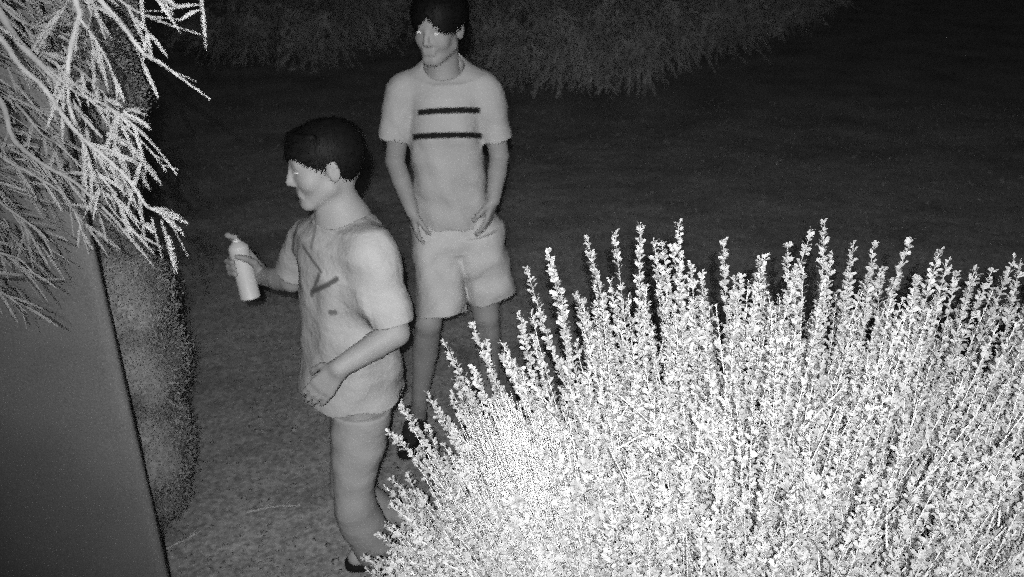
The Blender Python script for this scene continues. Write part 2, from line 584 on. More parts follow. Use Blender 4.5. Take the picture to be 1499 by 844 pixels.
def person_striped():
    Y = 2.98
    foot = pt(660, 630, Y)
    root = empty('person', (foot[0], Y, 0))
    tag(root, 'standing young person in striped t-shirt and pale shorts, hands at the pockets', 'person')
    b = Vol((foot[0] - .50, Y - .50, -.01), (foot[0] + .50, Y + .28, 1.75), .005)
    Q = rotm(R(22), R(-9), R(2))
    hc = pt(642, 42, Y - .02)
    T = head(b, hc, Q, .98)
    nb = pt(649, 118, Y + .03)
    b.cap(T(0, -.022, -.03), nb, .053, .056, .02)
    b.cap(nb, pt(650, 150, Y + .02), .06, .07, .03)
    C, A = rows([(135, 612, 700), (200, 612, 697), (270, 618, 705), (330, 622, 715), (372, 630, 720)], Y)
    b.loft(C, A - .01, [.08, .085, .08, .085, .08], k=.02)
    b.cap(pt(600, 132, Y), pt(706, 132, Y), .040, .040, .03)
    # arms
    armL = [pt(590, 133, Y), pt(578, 235, Y + .01), pt(603, 308, Y - .09)]
    armR = [pt(711, 133, Y), pt(731, 228, Y + .01), pt(722, 292, Y - .10)]
    for P in (armL, armR):
        P = [np.array(p) for p in P]
        m = P[1] * .6 + P[2] * .4
        b.chain([P[0], P[0] * .5 + P[1] * .5, P[1], m, P[2]], [.046, .040, .035, .034, .025], .02)
    hand(b, armL[2], pt(611, 350, Y - .10) - armL[2], (1, .3, 0), (0, -1, 0), .22, .95)
    hand(b, armR[2], pt(712, 335, Y - .12) - armR[2], (-1, .3, 0), (0, -1, 0), .22, .95)
    # legs: hips, knees, ankles
    hL, kL, aL = pt(640, 365, Y), pt(627, 470, Y - .14), pt(612, 612, Y - .02)
    hR, kR, aR = pt(698, 365, Y), pt(712, 462, Y - .02), pt(720, 600, Y + .02)
    aL[2] = .08; aR[2] = .08
    for h_, k_, a_ in ((hL, kL, aL), (hR, kR, aR)):
        calf = k_ * .68 + a_ * .32 + np.array([0, .018, 0])
        b.chain([h_, h_ * .5 + k_ * .5, k_, calf, k_ * .25 + a_ * .75, a_], [.078, .066, .050, .050, .034, .032], .025)
        b.ell(k_ + np.array([0, -.014, 0]), (.040, .032, .045), None, .02)
    skin_obj('body', b, M['skin_b'], root, 1)
    eyes(T, .98, root)
    fr = []
    rr = random.Random(3)
    for i in range(30):
        x = -.072 + i * .005
        z = .082 - .066 * min(1, abs(x + .004) / .050) + rr.uniform(-.006, .006)
        fr.append((x * .9, -.02 + .085 * math.sqrt(1 - (x / .083) ** 2), .092, x, -.02 + .109 * math.sqrt(1 - (x / .083) ** 2), z, .010))
    hair(T, Q, 1.10, root, fr, 5, True)
    # t-shirt
    v = Vol((foot[0] - .36, Y - .24, .75), (foot[0] + .36, Y + .22, 1.62), .0042)
    C, A = rows([(118, 612, 698), (135, 603, 706), (175, 600, 705), (200, 602, 705), (250, 603, 710), (300, 602, 716), (322, 601, 718)], Y)
    v.loft(C, A, [.085, .108, .118, .118, .116, .122, .126], n=2.4, k=.02)
    v.cap(pt(600, 128, Y), pt(652, 104, Y + .02), .052, .062, .06)
    v.cap(pt(703, 128, Y), pt(650, 104, Y + .02), .052, .062, .06)
    for P, e, o in ((armL, pt(577, 203, Y), -1), (armR, pt(727, 203, Y), 1)):
        s0 = np.array(P[0]); ax = e - s0
        v.cap(s0, s0 + ax * .35, .056, .058, .03)
        v.loft([s0, s0 + ax * .5, e], [.050, .056, .056], [.056, .064, .066], lat=(1, 0, 0), w=ax, k=.03)
    v.folds(.009, [(38, 20, 12, .3), (-22, 10, 40, 1.7), (15, 30, 60, 2.2), (60, -10, 16, 4.0)],
            lambda X, Y_, Z: np.clip((1.45 - Z) / .35, .15, 1) + 0 * X + 0 * Y_)
    for P, e in ((armL, pt(577, 203, Y)), (armR, pt(727, 203, Y))):
        ax = e - np.array(P[0])
        v.loft([e - ax * .10, e + ax * .3], [.046, .050], [.055, .060], lat=(1, 0, 0), w=ax, k=.003, sub=True)
    # neckline and hem opening
    v.ell(pt(650, 96, Y - .015), (.070, .075, .052), None, .006, True)
    Ch, Ah = rows([(316, 606, 712), (330, 606, 714)], Y)
    v.loft(Ch, Ah - .008, [.108, .110], k=.003, sub=True)
    l1a, l1b = pt(609, 163, Y - .12), pt(703, 159, Y - .12)
    l2a, l2b = pt(600, 199, Y - .12), pt(706, 196, Y - .12)

    def pr(V):
        fr_ = V[:, 1] < Y - .02
        out = np.zeros(len(V))
        for a_, b_ in ((l1a, l1b), (l2a, l2b)):
            t = (V[:, 0] - a_[0]) / (b_[0] - a_[0])
            z = a_[2] + (b_[2] - a_[2]) * t - (V[:, 1] - (Y - .12)) * 0.35
            dd = np.abs(V[:, 2] - z)
            m = np.clip((.0118 - dd) / .003, 0, 1) * np.clip((t + .01) * 25, 0, 1) * np.clip((1.01 - t) * 25, 0, 1)
            out = np.maximum(out, m * fr_)
        return out
    skin_obj('tshirt', v, M['tee_striped'], root, 1, pr)
    # shorts
    w = Vol((foot[0] - .36, Y - .36, .38), (foot[0] + .40, Y + .24, 1.08), .0045)
    C, A = rows([(296, 610, 712), (320, 604, 730), (355, 604, 738), (376, 620, 725)], Y)
    w.loft(C, A, [.105, .118, .120, .07], n=2.4, k=.02)
    C, A = rows([(335, 605, 676, Y), (400, 606, 680, Y - .06), (440, 611, 684, Y - .11), (462, 613, 686, Y - .135)], Y)
    ax = C[-1] - C[0]
    w.loft(C, A, [.124, .116, .100, .096], w=ax, n=2.3, k=.03)
    w.loft([C[-1] - ax * .12, C[-1] + ax * .1], [A[-1] - .014] * 2, [.078, .078], w=ax, k=.004, sub=True)
    C, A = rows([(335, 660, 736, Y), (400, 676, 747, Y - .01), (432, 685, 756, Y - .02)], Y)
    ax = C[-1] - C[0]
    w.loft(C, A, [.128, .118, .108], w=ax, n=2.3, k=.012)
    w.loft([C[-1] - ax * .12, C[-1] + ax * .1], [A[-1] - .014] * 2, [.088, .088], w=ax, k=.004, sub=True)
    w.folds(.008, [(40, 10, 8, .9), (-18, 22, 50, .4), (25, 8, -30, 2.9)])
    skin_obj('shorts', w, M['shorts'], root, 1)
    shoe(root, aL + np.array([.0, .06, -.08]), (-.15, -1, 0), 1.05, 'dark_shoe')
    shoe(root, aR + np.array([.0, .06, -.08]), (.2, -1, 0), 1.05, 'dark_shoe')
    return root


def person_can():
    Y = 2.12
    base = gpt(540, 850)
    root = empty('person', (base[0], Y, 0))
    tag(root, 'young person in side view with loose printed t-shirt and long trousers holding up a can', 'person')
    b = Vol((-1.05, 1.55, -.01), (-.02, 2.62, 1.58), .005)
    Q = rotm(R(65), R(-8), R(-3))
    hc = pt(474, 243, Y)
    T = head(b, hc, Q, .94)
    nb = pt(507, 325, Y + .01)
    b.cap(T(0, -.016, -.03), nb, .045, .050, .02)
    b.cap(T(0, -.012, -.05), pt(490, 330, Y), .040, .050, .02)
    shN, shF = pt(546, 374, 1.99), pt(452, 350, 2.27)
    latd = shF - shN; latd[2] = 0
    b.cap(nb, pt(515, 420, Y), .07, .09, .03)
    b.cap(pt(515, 420, Y), pt(520, 535, Y), .085, .065, .03)
    b.cap(shN, shF, .045, .045, .03)
    elN, wrN = pt(579, 487, 1.935), pt(497, 538, 1.87)
    b.chain([shN, shN * .5 + elN * .5, elN, elN * .65 + wrN * .35, wrN], [.046, .041, .037, .035, .026], .018)
    # hand resting low on the shirt, fingers down and forward
    hand(b, wrN, pt(462, 578, 1.865) - wrN, (.1, .9, -.2), (-.6, 0, .8), .13, .95, .03)
    # far arm with the can
    elF, wrF = pt(428, 410, 2.31), pt(383, 404, 2.43)
    b.chain([shF, shF * .5 + elF * .5, elF, elF * .6 + wrF * .4, wrF], [.050, .043, .036, .036, .027], .018)
    ca, cb = pt(367, 436, 2.40), pt(350, 368, 2.42)
    axu = (cb - ca) / np.linalg.norm(cb - ca)
    e1 = np.array([-1.0, 0, 0]); e1 -= (e1 @ axu) * axu; e1 /= np.linalg.norm(e1)
    e2 = np.cross(axu, e1); e2 *= -np.sign(e2[1]) if e2[1] > 0 else 1
    RC = .031
    on = lambda h_, ph, rr=.0095: ca + axu * h_ + (RC + rr) * (e1 * math.cos(R(ph)) + e2 * math.sin(R(ph)))
    top = np.linalg.norm(cb - ca)
    for i, hh in enumerate((top - .022, top - .042, top - .061)):          # middle, ring and little finger round the can
        kn = on(hh, -95, .012)
        b.cap(wrF + np.array([0, .01, .012 - .011 * i]), kn, .0135, .0115, .012)
        b.chain([kn, on(hh + .002, -30), on(hh + .002, 25), on(hh, 70)], [.0105, .0100, .0095, .0085], .004)
    kn = on(top - .004, -100, .012)                                          # index finger on the nozzle
    b.cap(wrF + np.array([0, .008, .02]), kn, .0135, .011, .012)
    b.chain([kn, on(top + .030, -60, .000), ca + axu * (top + .055) + e1 * .022, ca + axu * (top + .046) + e1 * .004], [.0105, .0098, .0090, .0082], .004)
    b.chain([wrF + np.array([0, -.006, .014]), on(top - .038, 165, .012), on(top - .018, 130), on(top - .006, 95)], [.015, .0125, .0105, .0088], .008)
    # legs
    hipN, knN = pt(530, 590, 2.04), pt(520, 742, 2.00)
    anN = gpt(592, 880) + np.array([0, 0, .09])
    hipF, knF = pt(520, 590, 2.20), pt(508, 712, 2.20)
    anF = gpt(612, 812) + np.array([0, 0, .085])
    for h_, k_, a_ in ((hipN, knN, anN), (hipF, knF, anF)):
        b.chain([h_, k_, k_ * .65 + a_ * .35, a_], [.054, .040, .040, .032], .02)
    skin_obj('body', b, M['skin'], root, 1)
    eyes(T, .94, root, 'eye_b')
    fr = []
    rr = random.Random(8)
    for i in range(30):
        x = -.072 + i * .005
        fr.append((x * .9, -.02 + .082 * math.sqrt(1 - (x / .083) ** 2), .098, x, -.02 + .109 * math.sqrt(1 - (x / .083) ** 2), .052 - .010 * math.sin(x * 60) + rr.uniform(-.004, .004), .009))
    hair(T, Q, .93, root, fr, 9)
    # t-shirt
    v = Vol((-.92, 1.72, .60), (-.08, 2.52, 1.36), .0042)
    C, A = rows([(328, 470, 548), (345, 440, 560), (380, 428, 578), (420, 440, 580), (470, 446, 580), (520, 447, 578), (548, 450, 575), (566, 458, 573)], Y)
    v.loft(C, [.115, .160, .174, .170, .164, .158, .160, .164], [.070, .092, .112, .116, .122, .130, .138, .144], lat=latd, n=2.2, k=.02)
    for sh in (shN, shF):
        v.cap(sh, pt(506, 332, Y + .01), .044, .054, .06)
    # near sleeve down to the elbow
    e = elN + (shN - elN) * .12
    ax = e - shN
    v.cap(shN, shN + ax * .72, .043, .048, .08)
    v.loft([shN + ax * .62, e], [.047, .051], [.048, .054], lat=(1, 0, 0), w=ax, k=.03)
    openN = ([e - ax * .08, e + ax * .2], [.040, .043], [.044, .046], ax)
    e = elF + (shF - elF) * .22
    ax = e - shF
    v.cap(shF, shF + ax * .4, .056, .060, .03)
    v.loft([shF, shF + ax * .5, e], [.056, .062, .060], [.060, .066, .064], lat=(1, 0, 0), w=ax, k=.02)
    openF = ([e - ax * .08, e + ax * .2], [.050, .051], [.054, .055], ax)
    v.folds(.006, [(42, 22, 26, .3), (-30, 18, 46, 1.1), (14, 30, 40, 2.6), (55, -12, -18, 5.0)],
            lambda X, Y_, Z: np.clip((1.30 - Z) / .2, .2, 1) + 0 * X + 0 * Y_)
    for c_, a_, b_, w_ in (openN, openF):
        v.loft(c_, a_, b_, lat=(1, 0, 0), w=w_, k=.003, sub=True)
    v.ell(pt(497, 312, Y - .01), (.068, .070, .040), None, .006, True)
    Ch, Ah = rows([(560, 458, 574), (572, 458, 574)], Y)
    v.loft(Ch, [.154, .154], [.134, .134], lat=latd, k=.004, sub=True)
    strokes = [((456, 428), (497, 399), .011, 1.0), ((436, 372), (470, 396), .009, .85), ((470, 396), (452, 440), .009, .85),
               ((455, 340), (450, 372), .009, .6), ((489, 446), (493, 450), .013, .9)]

    def pr(V):
        out = np.zeros(len(V))
        near = V[:, 1] < Y + .02
        for (x0, y0), (x1, y1), wd, st in strokes:
            a = pt(x0, y0, 2.03)[[0, 2]]; ab = pt(x1, y1, 2.01)[[0, 2]] - a
            vx = V[:, [0, 2]] - a
            t = np.clip((vx @ ab) / (ab @ ab), 0, 1)
            dd = np.linalg.norm(vx - t[:, None] * ab, axis=1)
            out = np.maximum(out, st * np.clip((wd * .75 - dd) / .004, 0, 1) * near)
        return out
    skin_obj('tshirt', v, M['tee'], root, 1, pr)
    # trousers
    w = Vol((-.66, 1.70, .01), (-.04, 2.44, .86), .005)
    C, A = rows([(545, 458, 572), (590, 464, 574), (625, 478, 572)], Y)
    w.loft(C, [.105, .104, .092], [.088, .088, .084], lat=latd, k=.03)
    C, A = rows([(596, 484, 575, 2.05), (650, 485, 566, 2.04), (700, 488, 550, 2.02), (742, 491, 548, 2.00), (775, 502, 561, 2.005), (812, 527, 577, 2.02), (850, 550, 594, 2.035)], Y)
    w.loft(C, A * .98, [.078, .076, .070, .066, .064, .058, .052], n=2.2, k=.02)
    q = [knN, knN * .55 + anN * .45, anN + (knN - anN) * .08]
    w.chain(q, [.040, .042, .044], .05)
    w.chain([hipF, knF, knF * .5 + anF * .5, anF + (knF - anF) * .08], [.070, .056, .050, .048], .025)
    w.folds(.0025, [(30, 12, 60, .9), (-18, 22, 70, .4), (45, 8, -30, 2.9)])
    skin_obj('trousers', w, M['trousers'], root, 1)
    shoe(root, anN + np.array([.045, .0, -.09]), (-1, -.15, 0), 1.05)
    shoe(root, gpt(612, 822) + np.array([0, .0, 0]), (-1, -.1, 0), .98)
    # the can, held in the far hand
    can = empty('spray_can', tuple(ca))
    tag(can, 'pale aerosol can with small nozzle held in a raised hand', 'spray can')
    ring = 40

    def lathe(name, prof, mat, par):
        V, F = [], []
        for (hh, r_) in prof:
            for j in range(ring):
                a = 2 * math.pi * j / ring
                V.append(ca + axu * hh + r_ * (e1 * math.cos(a) + e2 * math.sin(a)))
        for i in range(len(prof) - 1):
            for j in range(ring):
                F.append((i * ring + j, i * ring + (j + 1) % ring, (i + 1) * ring + (j + 1) % ring, (i + 1) * ring + j))
        return mesh(name, V, np.array(F), mat, par, True)
    lathe('can_body', [(0, .0001), (0, RC - .003), (.004, RC), (.006, RC - .0005), (top + .012, RC - .0005), (top + .014, RC), (top + .017, RC - .002),
                       (top + .028, RC - .012), (top + .033, .012), (top + .033, .0001)], M['can'], can)
    lathe('collar', [(top + .031, .0001), (top + .031, .0125), (top + .037, .0125), (top + .037, .0001)], M['eye'], can)
    lathe('nozzle', [(top + .0365, .0001), (top + .0365, .009), (top + .042, .009), (top + .043, .006), (top + .052, .006), (top + .053, .0001)], M['can_top'], can)
    return root


# ------------------------------------------------------------------ plants
def unit(v):
    return v / np.maximum(np.linalg.norm(v, axis=-1, keepdims=True), 1e-9)


def leaves(P, D, Nn, L, W, fold=0.25, wide=0.6):
    """six-point leaves: P base, D direction, Nn rough normal."""
    n = len(P)
    D = unit(D); S = unit(np.cross(D, Nn)); U = np.cross(S, D)
    L = L[:, None]; W = W[:, None]
    v = np.stack([P,
                  P + D * L * .35 + S * W * .32 + U * W * fold * .5,
                  P + D * L * (wide + .15) + S * W * .48 + U * W * fold,
                  P + D * L,
                  P + D * L * (wide + .15) - S * W * .48 + U * W * fold,
                  P + D * L * .35 - S * W * .32 + U * W * fold * .5], 1).reshape(-1, 3)
    i = np.arange(n)[:, None] * 6
    F = np.concatenate([i + np.array([0, 1, 2, 3]), i + np.array([0, 3, 4, 5])])
    return v, F


def rhombs(P, D, Nn, L, W):
    n = len(P)
    D = unit(D); S = unit(np.cross(D, Nn))
    L = L[:, None]; W = W[:, None]
    v = np.stack([P, P + D * L * .5 + S * W * .5, P + D * L, P + D * L * .5 - S * W * .5], 1).reshape(-1, 3)
    i = np.arange(n)[:, None] * 4
    return v, i + np.array([0, 1, 2, 3])


def tube(P, Rr, n=6):
    P = np.array(P, float); Rr = np.array(Rr, float)
    Tn = np.gradient(P, axis=0); Tn = unit(Tn)
    ref = np.array([0, 1.0, 0]) if abs(Tn[:, 1]).mean() < .8 else np.array([1.0, 0, 0])
    A = unit(np.cross(Tn, ref)); B = np.cross(Tn, A)
    an = np.arange(n) * 2 * math.pi / n
    V = (P[:, None] + Rr[:, None, None] * (A[:, None] * np.cos(an)[None, :, None] + B[:, None] * np.sin(an)[None, :, None])).reshape(-1, 3)
    m = len(P)
    F = []
    for i in range(m - 1):
        for j in range(n):
            F.append((i * n + j, i * n + (j + 1) % n, (i + 1) * n + (j + 1) % n, (i + 1) * n + j))
    return V, np.array(F)


class Batch:
    def __init__(s): s.V = []; s.F = []; s.n = 0
    def add(s, V, F):
        s.V.append(V); s.F.append(np.asarray(F) + s.n); s.n += len(V)
    def build(s, name, mat, parent=None, smooth=False):
        g = {}
        for f in s.F: g.setdefault(f.shape[1], []).append(f)
        return mesh(name, np.concatenate(s.V), [np.concatenate(x) for x in g.values()], mat, parent, smooth)


def catmull(P, n=8):
    P = [np.array(p, float) for p in P]
    P = [2 * P[0] - P[1]] + P + [2 * P[-1] - P[-2]]
    out = []
    for i in range(1, len(P) - 2):
        for t in np.linspace(0, 1, n, endpoint=False):
            a, b, c, d = P[i - 1], P[i], P[i + 1], P[i + 2]
            out.append(.5 * ((2 * b) + (-a + c) * t + (2 * a - 5 * b + 4 * c - d) * t * t + (-a + 3 * b - 3 * c + d) * t ** 3))
    out.append(P[-2])
    return np.array(out)


def leafy_stem(base, tip, r, leafed=.45, density=1.0):
    """curved stem from base to tip, leaves crowded on its upper part; returns stem and leaf geometry."""
    base, tip = np.array(base), np.array(tip)
    d = tip - base
    L = np.linalg.norm(d)
    mid = base + d * .55 + np.array([d[0] * .10, d[1] * .10, -.05 * L]) + r.normal(0, .022, 3)
    t = np.linspace(0, 1, 16)[:, None]
    C = (1 - t) ** 2 * base + 2 * t * (1 - t) * mid + t * t * tip
    V1, F1 = tube(C, np.linspace(.0026, .0009, 16), 4)
    nl = int(density * leafed / .0026)
    u = 1 - (r.random(nl) ** 1.15) * min(.97, leafed / L)
    u = np.clip(u, 0, 1)
    P = (1 - u[:, None]) ** 2 * base + 2 * (u * (1 - u))[:, None] * mid + (u ** 2)[:, None] * tip
    Tn = unit(2 * (1 - u)[:, None] * (mid - base) + 2 * u[:, None] * (tip - mid))
    rad = unit(np.cross(Tn, r.normal(size=(nl, 3))))
    up = r.uniform(.35, 1.3, nl)[:, None]
    D = unit(rad + Tn * up)
    # the shoot's very tip is a tight bud cluster
    sz = np.where(u > .97, .75, 1.0)
    Ln = r.uniform(.0100, .0178, nl) * sz
    V2, F2 = leaves(P + rad * .001, D, Tn + r.normal(0, .35, (nl, 3)), Ln, Ln * r.uniform(.50, .72, nl), .22)
    return (V1, F1), (V2, F2)


def big_shrub():
    r = np.random.default_rng(5)
    rt = np.array([.70, 1.50, 0])
    root = empty('shrub', tuple(rt))
    tag(root, 'large pale shrub of upright small-leaved spikes filling the lower right', 'shrub')
    # woody base
    wb = Batch()
    for i in range(26):
        a = r.uniform(0, 6.28); q = r.uniform(.02, .22)
        b0 = rt + np.array([math.cos(a) * q * .6, math.sin(a) * q * .4, -.01])
        b1 = rt + np.array([math.cos(a) * q * 2.4, math.sin(a) * q * 1.2, r.uniform(.35, .6)])
        V, F = tube(catmull([b0, b0 * .4 + b1 * .6 + r.normal(0, .02, 3), b1], 6), np.linspace(.014, .006, 13), 6)
        wb.add(V, F)
    wb.build('woody_base', M['stem'], root, True)

    xs = [-.36, -.30, -.22, -.12, -.03, .05, .12, .30, .55, .90, 1.2, 1.5, 1.9]
    zt = [.62, .86, 1.00, 1.10, 1.22, 1.33, 1.37, 1.40, 1.41, 1.42, 1.40, 1.38, 1.22]

    def start(tx, ty):
        b = rt + np.array([np.clip((tx - .7) * .42, -.40, .5), (ty - 1.5) * .35, 0])
        b[2] = .12
        return b + np.array([r.normal(0, .12), r.normal(0, .05), r.uniform(0, .2)])
    # tips traced on the outline: (px, py)
    tips = [(533, 815), (572, 735), (585, 590), (569, 632), (612, 655), (650, 500), (667, 555), (690, 535), (692, 475), (760, 455), (771, 392),
            (803, 368), (822, 425), (843, 430), (860, 350), (900, 340), (893, 410), (938, 325), (957, 352), (968, 352), (993, 327), (985, 360),
            (1011, 385), (1027, 400), (1059, 352), (1075, 405), (1085, 403), (1113, 378), (1121, 372), (1153, 358), (1163, 390), (1189, 335),
            (1207, 325), (1219, 370), (1250, 355), (1279, 355), (1288, 392), (1312, 410), (1334, 350), (1345, 405), (1376, 365), (1388, 380),
            (1400, 400), (1428, 392), (1453, 395), (1486, 375), (1495, 378), (625, 575), (640, 700), (600, 765), (712, 500), (735, 520)]
    for (px, py) in tips:
        Yt = 1.58 + r.uniform(-.05, .12)
        tp = pt(px, py, Yt)
        (V1, F1), (V2, F2) = leafy_stem(start(tp[0], Yt), tp, r, .42, 1.15)
        b = Batch(); b.add(V1, F1); b.add(V2, F2)
        b.build('leafy_stem', M['leaf'], root)
    # the mass of the shrub
    st, lf = Batch(), Batch()
    n = 0
    while n < 2200:
        tx = r.uniform(-.36, 1.85)
        ty = r.uniform(.95, 1.95) if tx > .15 else r.uniform(1.3, 1.72)
        zmax = np.interp(tx, xs, zt)
        fall = 1 - .55 * ((ty - 1.62) / .75) ** 2 if ty < 1.62 else 1 - .9 * ((ty - 1.62) / .75) ** 2
        q = r.random()
        z = zmax * fall * (.955 - .55 * q ** 1.3) - .02 - .05 * r.random() ** 2
        if z < .25: continue
        shr = 1 - .12 * q
        tp = np.array([.70 + (tx - .70) * shr, ty, z])
        A, B_ = leafy_stem(start(tp[0], ty), tp, r, r.uniform(.30, .55), .80)
        st.add(*A); lf.add(*B_)
        n += 1
    # short side shoots inside the mass
    for _ in range(1300):
        tx = r.uniform(-.25, 1.8); ty = r.uniform(1.0, 1.9) if tx > .2 else r.uniform(1.38, 1.68)
        f_ = 1 - .55 * ((ty - 1.62) / .75) ** 2
        z = np.interp(tx, xs, zt) * f_ * r.uniform(.30, .74)
        b0 = np.array([tx, ty, z])
        d = np.array([(tx - .7) * .5 + r.normal(0, .45), r.normal(-.15, .4), r.uniform(.5, 1.1)])
        tp = b0 + unit(d) * r.uniform(.10, .20)
        if tp[2] > np.interp(tp[0], xs, zt) * .82: continue
        A, B_ = leafy_stem(b0, tp, r, .16, .95)
        st.add(*A); lf.add(*B_)
    tag(st.build('stems', M['stem'], root), kind='stuff')
    tag(lf.build('foliage', M['leaf'], root), kind='stuff')

    # bare straight stalks crossing the mass
    bt = Batch()
    for i in range(60):
        tx = r.uniform(-.1, 1.6); ty = r.uniform(1.15, 1.6)
        tp = np.array([tx, ty, np.interp(tx, xs, zt) * r.uniform(.55, .85)])
        b0 = start(tx + r.normal(0, .4), ty) ; b0[2] = .3
        V, F = tube(np.array([b0, b0 * .5 + tp * .5 + r.normal(0, .01, 3), tp]), [.0028, .002, .0012], 4)
        bt.add(V, F)
    tag(bt.build('bare_twigs', M['stem'], root), kind='stuff')
    return root


def wispy_grass():
    r = np.random.default_rng(15)
    b0 = pt(850, 850, 1.34)
    root_p = np.array([b0[0] + .05, 1.36, 0])
    bt = Batch()
    for i in range(300):
        px = r.normal(745, 45); py = r.uniform(570, 720) + abs(px - 740) * .4
        tp = pt(px, py, 1.42 + r.uniform(-.06, .10))
        s = root_p + np.array([r.normal(0, .03), r.normal(0, .02), .0])
        mid = s * .45 + tp * .55 + np.array([.03, 0, .05]) + r.normal(0, .012, 3)
        t = np.linspace(0, 1, 9)[:, None]
        C = (1 - t) ** 2 * s + 2 * t * (1 - t) * mid + t * t * tp
        V, F = tube(C, np.linspace(.0019, .0009, 9), 3)
        bt.add(V, F)
    o = bt.build('fine_grass', M['wisp'])
    tag(o, 'tuft of hair-thin pale grass blades growing at the left side of the big shrub', 'grass tuft')
    return o


def feather(P0, D, Nn, L, r, npair=20, wl=.0075):
    """one pinna: rachis with rows of small leaflets. returns leaf arrays + rachis polyline."""
    D = D / np.linalg.norm(D)
    sag = np.array([0, 0, -1.0])
    t = np.linspace(0, 1, npair)
    C = P0 + D * L * t[:, None] + sag * (L * .18) * (t[:, None] ** 2)
    Tn = unit(np.gradient(C, axis=0))
    S = unit(np.cross(Tn, Nn))
    w = wl * np.sin(np.clip(t * .9 + .12, 0, 1) * math.pi) ** .5
    P = np.concatenate([C, C]); Dd = np.concatenate([S + Tn * .55, -S + Tn * .55])
    NN = np.concatenate([Nn + 0 * C, Nn + 0 * C]) + r.normal(0, .25, (2 * npair, 3))
    V, F = rhombs(P, Dd, NN, np.concatenate([w, w]), np.full(2 * npair, .0024))
    return V, F, C


